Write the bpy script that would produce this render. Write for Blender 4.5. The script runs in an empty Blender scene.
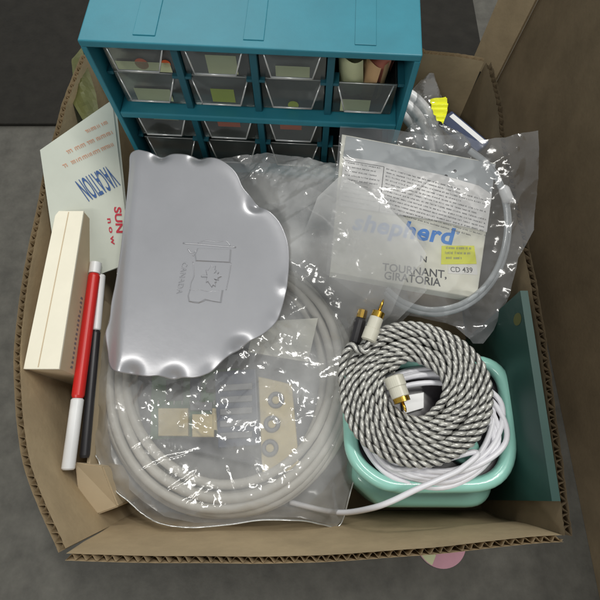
import bpy, bmesh, math, random
from mathutils import Vector, Matrix, noise, geometry
random.seed(7)
PI = math.pi
C = bpy.context.scene.collection
S = 0.01                                   # everything below is written in centimetres
# ------------------------------------------------------------------ camera
F, CZ, TILT = 460.0, 60.0, math.radians(20)
sT, cT = math.sin(TILT), math.cos(TILT)
cd = bpy.data.cameras.new('camera'); cam = bpy.data.objects.new('camera', cd); C.objects.link(cam)
cam.location = (0, 0, CZ*S); cam.rotation_euler = (TILT, 0, 0)
cd.angle = 2*math.atan(300/F); cd.clip_start = 0.005; cd.clip_end = 50
bpy.context.scene.camera = cam

def P(px, py, z):
    """point of the photograph (600 px) at height z (cm) -> world point in cm"""
    k = (300-py)/F; u = (px-300)/F
    t = (CZ-z)/(cT-k*sT)
    return Vector((u*t, (sT+k*cT)*t, z))

# ------------------------------------------------------------------ materials
def lin(c): return tuple((x/12.92 if x <= .04045 else ((x+.055)/1.055)**2.4) for x in c)
def rgb(r, g, b): return lin((r/255, g/255, b/255)) + (1,)

def mat(name, col, rough=.5, metal=0, spec=.5, var=0, vscale=40, bump=0, bscale=200, col2=None, coat=0, trans=0):
    m = bpy.data.materials.new(name); m.use_nodes = True
    nt = m.node_tree; b = nt.nodes['Principled BSDF']
    b.inputs['Base Color'].default_value = col; b.inputs['Roughness'].default_value = rough
    b.inputs['Metallic'].default_value = metal; b.inputs['Specular IOR Level'].default_value = spec
    b.inputs['Coat Weight'].default_value = coat; b.inputs['Coat Roughness'].default_value = .22 if metal else .04
    if trans: b.inputs['Transmission Weight'].default_value = trans
    tc = nt.nodes.new('ShaderNodeTexCoord')
    if var or col2:
        n = nt.nodes.new('ShaderNodeTexNoise'); n.inputs['Scale'].default_value = vscale; n.inputs['Detail'].default_value = 6
        n.inputs['Roughness'].default_value = .65
        r = nt.nodes.new('ShaderNodeValToRGB')
        c2 = col2 or tuple(x*(1-var) for x in col[:3])+(1,)
        c1 = tuple(min(1, x*(1+var*.6)) for x in col[:3])+(1,) if not col2 else col
        r.color_ramp.elements[0].color = c2; r.color_ramp.elements[1].color = c1
        r.color_ramp.elements[0].position = .3; r.color_ramp.elements[1].position = .7
        nt.links.new(tc.outputs['Object'], n.inputs['Vector']); nt.links.new(n.outputs['Fac'], r.inputs['Fac'])
        nt.links.new(r.outputs['Color'], b.inputs['Base Color'])
    if bump:
        n2 = nt.nodes.new('ShaderNodeTexNoise'); n2.inputs['Scale'].default_value = bscale; n2.inputs['Detail'].default_value = 4
        bp = nt.nodes.new('ShaderNodeBump'); bp.inputs['Strength'].default_value = bump; bp.inputs['Distance'].default_value = .002
        nt.links.new(tc.outputs['Object'], n2.inputs['Vector']); nt.links.new(n2.outputs['Fac'], bp.inputs['Height'])
        nt.links.new(bp.outputs['Normal'], b.inputs['Normal'])
    return m

def film(name, haze=.12, gloss=.06, rough=.1, tint=(.97,.97,.97), hcol=(.8,.8,.8), bump=.25, bscale=45, hvar=.5, milk=False):
    """thin clear plastic: see-through, a little milky, glossy at grazing angles and on creases"""
    m = bpy.data.materials.new(name); m.use_nodes = True
    nt = m.node_tree; nt.nodes.clear(); N = nt.nodes.new; L = nt.links.new
    out = N('ShaderNodeOutputMaterial'); tr = N('ShaderNodeBsdfTransparent'); tr.inputs['Color'].default_value = tint+(1,)
    df = N('ShaderNodeBsdfDiffuse'); df.inputs['Color'].default_value = hcol+(1,)
    gl = N('ShaderNodeBsdfGlossy'); gl.inputs['Roughness'].default_value = rough; gl.inputs['Color'].default_value = (1,1,1,1)
    tc = N('ShaderNodeTexCoord'); no = N('ShaderNodeTexNoise'); no.inputs['Scale'].default_value = bscale; no.inputs['Detail'].default_value = 2.5
    L(tc.outputs['Object'], no.inputs['Vector'])
    bp = N('ShaderNodeBump'); bp.inputs['Strength'].default_value = bump; bp.inputs['Distance'].default_value = .004
    L(no.outputs['Fac'], bp.inputs['Height']); L(bp.outputs['Normal'], gl.inputs['Normal'])
    n2 = N('ShaderNodeTexNoise'); n2.inputs['Scale'].default_value = 22; n2.inputs['Detail'].default_value = 4
    L(tc.outputs['Object'], n2.inputs['Vector'])
    mr = N('ShaderNodeMapRange'); mr.inputs['From Min'].default_value = .3; mr.inputs['From Max'].default_value = .7
    mr.inputs['To Min'].default_value = haze*(1-hvar); mr.inputs['To Max'].default_value = haze*(1+hvar)
    L(n2.outputs['Fac'], mr.inputs['Value'])
    lw = N('ShaderNodeLayerWeight'); lw.inputs['Blend'].default_value = .25
    ma = N('ShaderNodeMath'); ma.operation = 'MULTIPLY_ADD'; ma.inputs[1].default_value = .7; ma.inputs[2].default_value = gloss
    L(lw.outputs['Fresnel'], ma.inputs[0]); ma.use_clamp = True
    if milk:
        at = N('ShaderNodeAttribute'); at.attribute_name = 'milk'
        k1 = N('ShaderNodeMath'); k1.operation = 'MULTIPLY'; L(mr.outputs['Result'], k1.inputs[0]); L(at.outputs['Fac'], k1.inputs[1])
        k2 = N('ShaderNodeMath'); k2.operation = 'MULTIPLY'; L(ma.outputs[0], k2.inputs[0]); L(at.outputs['Fac'], k2.inputs[1])
        mr_o, ma_o = k1.outputs[0], k2.outputs[0]
    else: mr_o, ma_o = mr.outputs['Result'], ma.outputs[0]
    m1 = N('ShaderNodeMixShader'); m2 = N('ShaderNodeMixShader')
    L(mr_o, m1.inputs[0]); L(tr.outputs[0], m1.inputs[1]); L(df.outputs[0], m1.inputs[2])
    L(ma_o, m2.inputs[0]); L(m1.outputs[0], m2.inputs[1]); L(gl.outputs[0], m2.inputs[2])
    L(m2.outputs[0], out.inputs['Surface'])
    return m

M = {}
M['teal'] = mat('teal_plastic', rgb(42,124,141), .45, var=.10, vscale=30, bump=.04, bscale=900)
M['teal_in'] = mat('teal_plastic_inside_shade', rgb(26,88,102), .5, var=.15, vscale=30)  # cabinet teal darkened: shade between the drawers put into the colour
M['teal_back'] = mat('teal_plastic_shaded', rgb(16,40,44), .6)  # same teal, shade at the back of the bays put into the colour
M['clear'] = film('clear_styrene', haze=.07, gloss=.03, rough=.12, tint=(.64,.68,.66), hcol=(.4,.42,.4), bump=.05, bscale=60)
M['clear_edge'] = film('clear_styrene_edge', haze=.5, gloss=.3, rough=.2, tint=(.9,.9,.9), hcol=(.8,.82,.8), bump=.0)
M['label'] = mat('sticker_paper', rgb(196,200,160), .7, var=.08)
M['label_green'] = mat('sticker_yellow_green', rgb(176,190,52), .7, var=.08)
M['label_orange'] = mat('sticker_orange', rgb(214,92,40), .7, var=.08)
M['metal'] = mat('brushed_aluminium', rgb(170,170,174), .34, metal=.45, var=.05, vscale=25, bump=.03, bscale=160, coat=.7)
M['card'] = mat('cardboard', rgb(178,159,128), .85, spec=.2, var=.16, vscale=28, bump=.12, bscale=260)
M['card_dark'] = mat('cardboard_darker', rgb(124,109,86), .9, spec=.2, var=.2, vscale=22, bump=.12, bscale=260)  # darker brown than the other cardboard
M['floor'] = mat('grey_floor', rgb(86,84,78), .6, spec=.3, var=.3, vscale=45, bump=.25, bscale=160)
M['dark_floor'] = mat('dark_floor_tone', rgb(38,36,32), .8, spec=.2, var=.25, vscale=60, bump=.3, bscale=300)  # tone of the slab added to darken the floor behind the box
M['cable'] = mat('grey_cable_jacket', rgb(198,194,185), .5, var=.07, vscale=25)
M['film'] = film('bag_film', haze=.24, gloss=.045, rough=.13, hcol=(.64,.64,.63), bump=.16, bscale=110, milk=True)
M['film_low'] = film('bag_film_underside', haze=.35, gloss=.02, rough=.2, hcol=(.5,.5,.49), bump=.2)
M['film_hazy'] = film('bag_film_milky', haze=.55, gloss=.012, rough=.3, hcol=(.62,.62,.61), hvar=.2, bump=.12, bscale=60, milk=True)
M['film_pack'] = film('packet_film', haze=.1, gloss=.035, rough=.12, hcol=(.75,.76,.78), bump=.12, bscale=90)
M['silver'] = mat('silver_wire', rgb(188,187,181), .3, metal=.3, var=.38, vscale=260)
M['black_wire'] = mat('black_wire', rgb(34,34,34), .4)
M['gold'] = mat('gold_contact', rgb(205,165,70), .25, metal=1)
M['plug'] = mat('milky_plug_plastic', rgb(205,202,186), .3, coat=.3, var=.06)
M['mint'] = mat('mint_plastic', rgb(150,206,192), .25, var=.05, vscale=20, coat=.35)
M['smoke'] = mat('smoky_plastic', rgb(66,62,66), .3, var=.15, vscale=20)
M['cord'] = mat('white_cord', rgb(222,221,226), .35)
M['panel'] = mat('dark_green_plastic', rgb(30,66,60), .5, var=.12, vscale=18)
M['paper'] = mat('pale_paper', rgb(198,202,190), .75, var=.06, vscale=20)
M['cream'] = mat('cream_card', rgb(232,230,216), .6, var=.04, vscale=20)
M['white'] = mat('white_paper', rgb(232,230,228), .6, var=.03)
M['tan'] = mat('tan_board', rgb(196,178,148), .75, var=.08, vscale=25)
M['ivory'] = mat('ivory_board', rgb(232,226,206), .65, var=.04)
M['red'] = mat('red_plastic', rgb(200,36,32), .35)
M['black'] = mat('black_plastic', rgb(40,38,40), .35)
M['white_pl'] = mat('white_plastic', rgb(228,228,228), .3)
M['ink_blue'] = mat('blue_ink', rgb(46,84,140), .6)
M['ink_red'] = mat('red_ink', rgb(186,40,58), .6)
M['ink_orange'] = mat('orange_ink', rgb(205,140,104), .6)
M['logo'] = mat('bright_blue_ink', rgb(40,132,220), .5)
M['ink'] = mat('black_ink', rgb(40,40,42), .6)
M['ink_grey'] = mat('grey_ink', rgb(118,120,124), .6)
M['yellow'] = mat('fluorescent_yellow', rgb(232,234,30), .55)
M['clear_cable'] = mat('clear_cable', rgb(172,176,178), .15, coat=.4)
M['pcb'] = mat('green_board', rgb(70,112,66), .45, var=.2, vscale=60)
M['navy'] = mat('navy_plastic', rgb(54,64,92), .35, var=.1)
M['beige'] = mat('beige_connector', rgb(208,190,140), .45, var=.08)
M['grey_pl'] = mat('grey_plastic', rgb(124,124,128), .45)
M['olive'] = mat('olive_pouch', rgb(84,86,44), .6, var=.3, vscale=15)
M['pink'] = mat('pink_paper', rgb(196,146,160), .7, var=.1)
M['kraft'] = mat('kraft_paper', rgb(196,160,118), .75, var=.1)
M['rose'] = mat('rose_paper', rgb(205,128,110), .75, var=.1)

# ------------------------------------------------------------------ object helpers
ORG = {}
LEAN = None                                # (nominal height, height profile over y) of the leaning surface being built
def lean_card(y): return max(20.5, 22.0 + .66*(y-14.2))
def lean_plate(y): return 21.8 + .31*(y-7.1)
def lean_bag(y): return 19.5 + .38*(y-9 if y > 11 else (max(0, y-7)**2)/8)
def laid(v):
    """lay a point outlined at the nominal height onto the leaning surface (against the cabinet front)"""
    z0, Hf = LEAN; d = Vector((v.x, v.y, z0-CZ)); lo, hi = .2, 1.6
    for _ in range(26):
        m = (lo+hi)/2
        if CZ+d.z*m > Hf(d.y*m): lo = m
        else: hi = m
    return Vector((d.x*lo, d.y*lo, CZ+d.z*lo+(v.z-z0)))
def link(o, parent):
    C.objects.link(o)
    if parent: o.parent = parent

def tag(o, label=None, cat=None, group=None, kind=None):
    if label: o['label'] = label
    if cat: o['category'] = cat
    if group: o['group'] = group
    if kind: o['kind'] = kind
    return o

def thing(name, label, cat, loc, rotz=0, group=None):
    o = bpy.data.objects.new(name, None); C.objects.link(o); o.empty_display_size = .02
    o.location = Vector(loc)*S; o.rotation_euler = (0, 0, rotz); ORG[o] = Vector(loc)
    return tag(o, label, cat, group)

def obj(name, bm, material, parent=None, smooth=False, local=False, recalc=True, label=None):
    """bm in world centimetres (or in the parent's own frame when local) -> one linked mesh object"""
    if LEAN:
        for v in bm.verts: v.co = laid(v.co)
    if recalc: bmesh.ops.recalc_face_normals(bm, faces=bm.faces)
    if parent is not None:
        org = Vector((0,0,0)) if local else ORG[parent]; loc = None
    else:
        xs = [v.co for v in bm.verts]
        org = Vector((sum(v.x for v in xs)/len(xs), sum(v.y for v in xs)/len(xs), min(v.z for v in xs)))
    for v in bm.verts: v.co = (v.co-org)*S
    me = bpy.data.meshes.new(name); bm.to_mesh(me); bm.free()
    if smooth:
        for p in me.polygons: p.use_smooth = True
    me.materials.append(material)
    o = bpy.data.objects.new(name, me); link(o, parent)
    if parent is None: o.location = org*S
    ORG[o] = Vector(org)
    if label: o['label'] = label
    return o

def BM(): return bmesh.new()
def face(bm, pts): return bm.faces.new([bm.verts.new(p) for p in pts])

def box(bm, x0, y0, z0, x1, y1, z1, bev=0, M_=None):
    vs = [bm.verts.new((x, y, z)) for x in (x0,x1) for y in (y0,y1) for z in (z0,z1)]
    idx = [(0,1,3,2),(4,6,7,5),(0,4,5,1),(2,3,7,6),(0,2,6,4),(1,5,7,3)]
    fs = [bm.faces.new([vs[i] for i in f]) for f in idx]
    if bev:
        es = list({e for f in fs for e in f.edges})
        r = bmesh.ops.bevel(bm, geom=es, offset=bev, segments=2, profile=.5, affect='EDGES')
        vs = list({v for f in r['faces'] for v in f.verts} | {v for v in vs if v.is_valid})
    if M_ is not None:
        for v in vs: v.co = M_ @ v.co
    return vs

def prism(bm, pts, z0, z1, bev=0, seg=3):
    """polygon given as (x,y) at z0 extruded to z1, top edge rounded"""
    a = [bm.verts.new((p[0], p[1], z0)) for p in pts]; b = [bm.verts.new((p[0], p[1], z1)) for p in pts]
    n = len(pts); bm.faces.new(list(reversed(a))); top = bm.faces.new(b)
    for i in range(n): bm.faces.new((a[i], a[(i+1)%n], b[(i+1)%n], b[i]))
    if bev:
        bmesh.ops.bevel(bm, geom=list(top.edges), offset=bev, segments=seg, profile=.5, affect='EDGES')

def tube(bm, pts, r, sides=8, closed=False, caps=True, flat=None):
    pts = [Vector(p) for p in pts]; n = len(pts)
    rr = r if callable(r) else (lambda t: r)
    rings = []; up = None
    for i, p in enumerate(pts):
        a = pts[(i-1) % n] if (closed or i > 0) else p
        b = pts[(i+1) % n] if (closed or i < n-1) else p
        t = (b-a).normalized()
        if up is None:
            up = Vector((0,0,1)) if abs(t.z) < .9 else Vector((1,0,0))
        if flat: up = Vector((0,0,1))
        s = t.cross(up).normalized(); u = s.cross(t).normalized(); up = u
        rad = rr(i/(n-1)); fx, fz = flat if flat else (1, 1)
        rings.append([bm.verts.new(p + s*(rad*fx*math.cos(2*PI*k/sides)) + u*(rad*fz*math.sin(2*PI*k/sides))) for k in range(sides)])
    for i in range(n if closed else n-1):
        A, B = rings[i], rings[(i+1) % n]
        for k in range(sides): bm.faces.new((A[k], A[(k+1)%sides], B[(k+1)%sides], B[k]))
    if caps and not closed:
        bm.faces.new(list(reversed(rings[0]))); bm.faces.new(rings[-1])

def spline(pts, n=8, closed=False):
    pts = [Vector(p) for p in pts]; out = []; m = len(pts)
    for i in range(m if closed else m-1):
        g = (lambda j: pts[j % m]) if closed else (lambda j: pts[max(0, min(m-1, j))])
        p0, p1, p2, p3 = g(i-1), g(i), g(i+1), g(i+2)
        for k in range(n):
            t = k/n
            out.append(.5*((2*p1)+(p2-p0)*t+(2*p0-5*p1+4*p2-p3)*t*t+(3*p1-p0-3*p2+p3)*t**3))
    if not closed: out.append(pts[-1])
    return out

def inside(p, poly):
    c = False; n = len(poly); x, y = p[0], p[1]
    for i in range(n):
        a, b = poly[i], poly[i-1]
        if (a[1] > y) != (b[1] > y) and x < (b[0]-a[0])*(y-a[1])/(b[1]-a[1])+a[0]: c = not c
    return c

def dist_poly(p, poly):
    p = Vector(p[:2]); d = 1e9; n = len(poly)
    for i in range(n):
        a, b = Vector(poly[i-1][:2]), Vector(poly[i][:2]); ab = b-a
        t = max(0, min(1, (p-a).dot(ab)/max(1e-9, ab.length_squared)))
        d = min(d, (p-(a+ab*t)).length)
    return d

def sm(a, b, x):
    t = max(0, min(1, (x-a)/(b-a))); return t*t*(3-2*t)

def sheet(bm, poly, zf, step):
    """triangulated sheet inside a 2-D outline (cm) with height zf(x, y, distance to the edge)"""
    b2 = []
    n = len(poly)
    for i in range(n):
        a, b = Vector(poly[i][:2]), Vector(poly[(i+1) % n][:2]); k = max(1, int((b-a).length/step))
        for j in range(k): b2.append(a+(b-a)*(j/k))
    nb = len(b2); pts = list(b2)
    x0, x1 = min(p.x for p in b2), max(p.x for p in b2); y0, y1 = min(p.y for p in b2), max(p.y for p in b2)
    rnd = random.Random(3); j = 0; y = y0
    while y < y1:
        x = x0 + (step/2 if j % 2 else 0)
        while x < x1:
            q = Vector((x+rnd.uniform(-.2,.2)*step, y+rnd.uniform(-.2,.2)*step))
            if inside(q, b2): pts.append(q)
            x += step
        y += step*.87; j += 1
    v, e, f, *_ = geometry.delaunay_2d_cdt(pts, [(i, (i+1) % nb) for i in range(nb)], [], 1, 1e-5)
    vs = [bm.verts.new((p.x, p.y, zf(p.x, p.y, dist_poly(p, poly)))) for p in v]
    for t in f:
        try: bm.faces.new([vs[i] for i in t])
        except ValueError: pass

def ridge(x, y, sc, seed):
    w = noise.noise(Vector((x/sc*.6+seed*3.1, y/sc*.6, seed*1.7)))
    n = noise.noise(Vector((x/sc+w*.9+seed, y/sc-w*.9, seed*5.3)))
    return 1-min(1, abs(n)*2.6)

def facet(x, y, sc, seed):
    """crumpled facets with sharp creases: distance to the nearest of scattered points"""
    d, _ = noise.voronoi(Vector((x/sc+seed*7.7+.35*noise.noise(Vector((x/sc, y/sc, seed))), y/sc+seed*2.3, seed*.37)))
    return d[0]

def fold(x, y, seed, ang, ln, wd):
    """long sharp creases running in one direction"""
    c, q = math.cos(ang), math.sin(ang); u, v = x*c+y*q, -x*q+y*c
    v += .5*noise.noise(Vector((x/5, y/5, seed)))
    n = noise.noise(Vector((u/ln+seed*3.3, v/wd, seed*1.9)))
    return (1-min(1, abs(n)*2.4))**2

def crumple(x, y, seed, a=1.0, main=.6, fine=.75):
    g = .55*noise.noise(Vector((x/5.5+seed, y/5.5, seed*2)))
    w = sm(-.1, .35, noise.noise(Vector((x/4, y/4+seed, seed*4))))
    w2 = sm(-.15, .35, noise.noise(Vector((x/5+9, y/5+seed, seed*3))))
    f = .16*fold(x,y,seed,main,6,2.3)+w2*(.11*fold(x,y,seed+2,main+1.2,3.5,1.6)+.10*fold(x,y,seed+5,main-.9,3.2,1.4))
    f += fine*w*(.08*fold(x,y,seed+7,main+.3,1.8,.7)+.05*fold(x,y,seed+11,main+1.5,1.2,.5)+.17*facet(x, y, 1.6, seed))
    return a*(g+f*1.3)

def pix(poly, z): return [tuple(P(a, b, z)[:2]) for a, b in poly]

def glyphs(string, off=0.0, shear=0.0, space=1.0):
    cu = bpy.data.curves.new('t', 'FONT'); cu.body = string; cu.size = 1; cu.offset = off; cu.shear = shear
    cu.space_character = space; cu.resolution_u = 4; cu.fill_mode = 'FRONT'
    o = bpy.data.objects.new('t', cu); C.objects.link(o)
    bpy.context.view_layer.update()
    me = bpy.data.meshes.new_from_object(o.evaluated_get(bpy.context.evaluated_depsgraph_get()))
    vs = [Vector(v.co) for v in me.vertices]; fs = [list(p.vertices) for p in me.polygons]
    bpy.data.objects.remove(o); bpy.data.curves.remove(cu); bpy.data.meshes.remove(me)
    return vs, fs

def text(bm, string, a, b, height, off=0.0, shear=0.0, lift=.02, nrm=None, space=1.0, thick=0):
    """lettering whose baseline runs from world point a to b, capital height in cm"""
    vs, fs = glyphs(string, off, shear, space)
    x0 = min(v.x for v in vs); x1 = max(v.x for v in vs); ym = max(v.y for v in vs if True)
    a, b = Vector(a), Vector(b); n = Vector(nrm or (0,0,1)).normalized()
    u = (b-a); w = u.length; u.normalize(); v_ = n.cross(u).normalized()
    nv = [bm.verts.new(a+u*((v.x-x0)/(x1-x0)*w)+v_*(v.y/.73*height)+n*lift) for v in vs]
    ff = []
    for f in fs:
        try: ff.append(bm.faces.new([nv[i] for i in f]))
        except ValueError: pass
    if thick:
        r = bmesh.ops.extrude_face_region(bm, geom=ff)
        for q in r['geom']:
            if isinstance(q, bmesh.types.BMVert): q.co += n*thick

# ------------------------------------------------------------------ light
sc = bpy.context.scene
w = bpy.data.worlds.new('World'); sc.world = w; w.use_nodes = True
w.node_tree.nodes['Background'].inputs['Color'].default_value = (.93,.98,1,1)
w.node_tree.nodes['Background'].inputs['Strength'].default_value = .40
sc.view_settings.view_transform = 'Standard'; sc.view_settings.look = 'None'; sc.view_settings.exposure = 0
def lamp(name, loc, aim, sx, sy, watts, col=(1,.98,.93)):
    l = bpy.data.lights.new(name, 'AREA'); l.shape = 'RECTANGLE'; l.size = sx*S; l.size_y = sy*S; l.energy = watts; l.color = col
    o = bpy.data.objects.new(name, l); C.objects.link(o); o.location = Vector(loc)*S
    o.rotation_euler = (Vector(aim)-Vector(loc)).to_track_quat('-Z', 'Y').to_euler()
lamp('ceiling_tube', (55, 70, 230), (0, 15, 20), 120, 14, 26)
lamp('ceiling_tube', (-70, 225, 230), (0, 15, 20), 120, 14, 16)
lamp('ceiling_tube', (-95, -150, 230), (0, 15, 20), 120, 14, 18)
sc.cycles.max_bounces = 10; sc.cycles.transparent_max_bounces = 40; sc.cycles.transmission_bounces = 8
sc.cycles.use_denoising = True; sc.cycles.sample_clamp_indirect = 6

GZ = 10.0                                  # height of the floor
# ------------------------------------------------------------------ floor
bm = BM(); face(bm, [(-300,-300,GZ),(300,-300,GZ),(300,300,GZ),(-300,300,GZ)])
tag(obj('floor', bm, M['floor']), 'scuffed dark grey floor under the box', kind='structure')

# ------------------------------------------------------------------ the cardboard box
bx = thing('cardboard_box', 'large open cardboard box holding all the cables and clutter', 'box', (0, 17, GZ))
def corr(name, rim, low, th, pitch, mid=None, rough=0, m=M['card'], flip=1):
    """corrugated board standing from low[] to rim[]: two liners with a fluted sheet between them, open on the top edge"""
    rim = spline(rim, 40); low = spline(low, 40); mid = spline(mid, 40) if mid else None
    bm = BM(); n = len(rim); cols_i, cols_o = [], []
    for i in range(n):
        t = (rim[min(n-1,i+1)]-rim[max(0,i-1)]); nn = Vector((t.y, -t.x, 0)).normalized()*flip
        j = noise.noise(Vector((i*.23, 3, rough)))*rough + noise.noise(Vector((i*.9, 8, rough)))*rough*.5
        prof = [low[i]] + ([mid[i]] if mid else []) + [rim[i]+Vector((0,0,j))]
        prof = [p for k in range(len(prof)-1) for p in [prof[k]+(prof[k+1]-prof[k])*(q/4) for q in range(4)]]+[prof[-1]]
        prof = [p + nn*.12*noise.noise(p*.22) for p in prof]
        cols_i.append([bm.verts.new(p) for p in prof]); cols_o.append([bm.verts.new(p+nn*th) for p in prof])
    for cols in (cols_i, cols_o):
        for i in range(n-1):
            for k in range(len(cols[0])-1): bm.faces.new((cols[i][k], cols[i+1][k], cols[i+1][k+1], cols[i][k+1]))
    o = obj(name, bm, m, bx, smooth=True, recalc=False)
    bm = BM(); L = sum((rim[i+1]-rim[i]).length for i in range(n-1)); acc = 0; pa = None; q = 0
    stepn = int(L/pitch*8); cum = [0]
    for i in range(n-1): cum.append(cum[-1]+(rim[i+1]-rim[i]).length)
    ii = 0
    for k in range(stepn+1):
        d = min(L*k/stepn, L-1e-6)
        while cum[ii+1] < d: ii += 1
        f = (d-cum[ii])/(cum[ii+1]-cum[ii]); p = rim[ii].lerp(rim[ii+1], f)
        t = rim[ii+1]-rim[ii]; nn = Vector((t.y, -t.x, 0)).normalized()*flip
        j = noise.noise(Vector(((ii+f)*.23, 3, rough)))*rough + noise.noise(Vector(((ii+f)*.9, 8, rough)))*rough*.5
        p = p+Vector((0,0,j-.03)); p += nn*.12*noise.noise(p*.22)
        tri = abs(((k/8+.3*noise.noise(Vector((k*.09,0,2)))) % 1)*2-1); o_ = th*(.08+.84*(tri*tri*(3-2*tri)))
        dn = ((mid or low)[ii]-rim[ii]).normalized()*1.4
        v0 = bm.verts.new(p+nn*o_); v1 = bm.verts.new(p+nn*o_+dn)
        if pa: bm.faces.new((pa[0], v0, v1, pa[1]))
        pa = (v0, v1)
    obj('fluting', bm, m, o, recalc=False)
    return o
frim = [P(66,553.5,25),P(130,555,25),P(210,556,25),P(300,555.5,25),P(370,553.5,25),P(430,548,25),P(480,542,25),P(530,536.5,25),P(562,534,25)]
FY = -4.1
flow = [Vector((p.x, FY+.3*abs(p.x)/18, GZ+.1)) for p in frim]
fmid = [Vector((p.x, FY-.4+.3*abs(p.x)/18, 14.5)) for p in frim]
corr('front_wall', frim, flow, .42, .7, fmid, rough=.07)
c0, c1 = frim[0], frim[-1]
lrim = [c0+Vector((-.1,.3,0)), Vector((-19.5,1,25.2)), Vector((-22,10,25)), Vector((-22.6,22,25)), Vector((-22.4,32,25)), Vector((-21.5,39,25))]
corr('left_wall', lrim, [Vector((p.x+(.6 if i else .2), max(p.y, FY+.1), GZ+.1)) for i, p in enumerate(lrim)], .5, .72, rough=.05, flip=-1)
rrim = [c1+Vector((.1,-.1,0)), Vector((18.7,6,25)), Vector((18.9,16,25)), P(502,147,25), P(498,110,25), P(491,80,25), P(485,63,25)]
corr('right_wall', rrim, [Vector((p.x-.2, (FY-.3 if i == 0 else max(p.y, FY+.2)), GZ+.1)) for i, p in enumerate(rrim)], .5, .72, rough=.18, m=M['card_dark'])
br = P(484,62,25)
brim = [Vector((-21.2, br.y+1.4, 25)), Vector((-8, br.y+1.3, 25)), P(400,52,25)+Vector((0,.2,0)), P(425,53.5,25), P(455,56.5,25), br]
corr('back_wall', brim, [Vector((p.x-.1, p.y-.6, GZ+.1)) for p in brim], .45, .72, rough=.04, flip=-1)
bm = BM(); prism(bm, [(-21.5,FY+.2),(18.4,FY+.2),(18.4,38.2),(-21.5,39)], GZ+.03, GZ+.5); obj('bottom', bm, M['card_dark'], bx)

# ------------------------------------------------------------------ neighbouring box and added dark floor slab
nb = thing('cardboard_box', 'dark brown cardboard box standing close beside the right wall', 'box', (40, 25, GZ))
bm = BM()
B0 = P(497.5,80,GZ+1); A0 = P(475.5,58,GZ+1)
bl = Vector((B0.x, B0.y, 0)); al = Vector((A0.x, A0.y, 0))
def wallq(bm, a, b, z0, z1, th, side):
    d = (b-a).normalized(); n = Vector((d.y,-d.x,0))*side*th
    pts = [a, b, b+n, a+n]; vs0 = [bm.verts.new((p.x,p.y,z0)) for p in pts]; vs1 = [bm.verts.new((p.x,p.y,z1)) for p in pts]
    bm.faces.new(vs0); bm.faces.new(vs1)
    for i in range(4): bm.faces.new((vs0[i], vs0[(i+1)%4], vs1[(i+1)%4], vs1[i]))
wallq(bm, bl, Vector((bl.x+1.0, -18, 0)), GZ+.05, 42, .5, -1)
obj('left_wall', bm, M['card_dark'], nb)
bm = BM(); wallq(bm, Vector((bl.x+1.0,-18,0)), Vector((75,-18,0)), GZ+.05, 42, .5, -1); obj('front_wall', bm, M['card_dark'], nb)
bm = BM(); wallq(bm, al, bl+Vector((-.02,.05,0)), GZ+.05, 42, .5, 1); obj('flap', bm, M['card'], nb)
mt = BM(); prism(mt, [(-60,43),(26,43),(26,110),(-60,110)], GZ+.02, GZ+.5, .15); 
tag(obj('dark_floor_slab', mt, M['dark_floor']), 'added dark slab for the dark floor behind the box', 'slab')  # added slab, makes the floor behind the box dark
# pink and white disc under the front flap
bm = BM(); c = P(441,542,GZ+.3)
R0 = (P(466,553,GZ+.3)-P(416,553,GZ+.3)).length/2
pts = [(c.x+R0*math.cos(a), c.y+R0*.95*math.sin(a)) for a in [2*PI*i/48 for i in range(48)]]
prism(bm, pts, GZ+.05, GZ+.3, .05)
dk = tag(obj('paper_disc', bm, M['pink']), 'round pink and cream paper disc lying on the floor under the box rim', 'disc')
bm = BM()
for i in range(16):
    a0, a1 = PI*.8+PI*.55*i/16, PI*.8+PI*.55*(i+1)/16
    face(bm, [(c.x+R0*f*math.cos(a), c.y+R0*.95*f*math.sin(a), GZ+.34) for f, a in ((.55,a0),(.97,a0),(.97,a1),(.55,a1))])
obj('cream_rim', bm, M['label'], dk)

# ------------------------------------------------------------------ drawer cabinet
CW, CD, CT = 24.1, 9.6, 36.0
yaw = -math.radians(3.35)
cb = thing('drawer_cabinet', 'teal plastic small-parts cabinet with clear drawers standing at the back of the box', 'cabinet', (-15.6, 28.05, GZ+.5), yaw)
H = CT-GZ-.5
def cbx(bm, *a, bev=0): box(bm, *a, bev=bev)
bm = BM()
box(bm, 0, 0, H-.55, CW, CD, H, .1)                               # top
obj('top_panel', bm, M['teal'], cb, local=True)
for (x0, x1) in ((3.8,5.4),(11.6,13.05),(19.4,20.9)):            # raised strips moulded into the top
    bm = BM(); box(bm, x0, .7, H-.02, x1, CD-.3, H+.07, .04)
    obj('moulded_strip', bm, M['teal'], cb, local=True)
for x in (0, CW-.45):
    bm = BM(); box(bm, x, 0.003, 0, x+.45, CD-.003, H-.552, .08); obj('side_panel', bm, M['teal'], cb, local=True)
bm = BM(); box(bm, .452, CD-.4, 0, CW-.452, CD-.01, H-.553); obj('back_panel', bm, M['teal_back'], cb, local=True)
tier = 7.55; shelves = [H-tier, H-2*tier, .0]
for zz in shelves:
    bm = BM(); box(bm, .453, .01, zz, CW-.453, CD-.41, zz+.62, .1); obj('shelf', bm, M['teal'], cb, local=True)
cols = [(.95,5.95),(6.75,11.75),(12.5,17.5),(18.25,23.1)]
YF = 1.15
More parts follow.
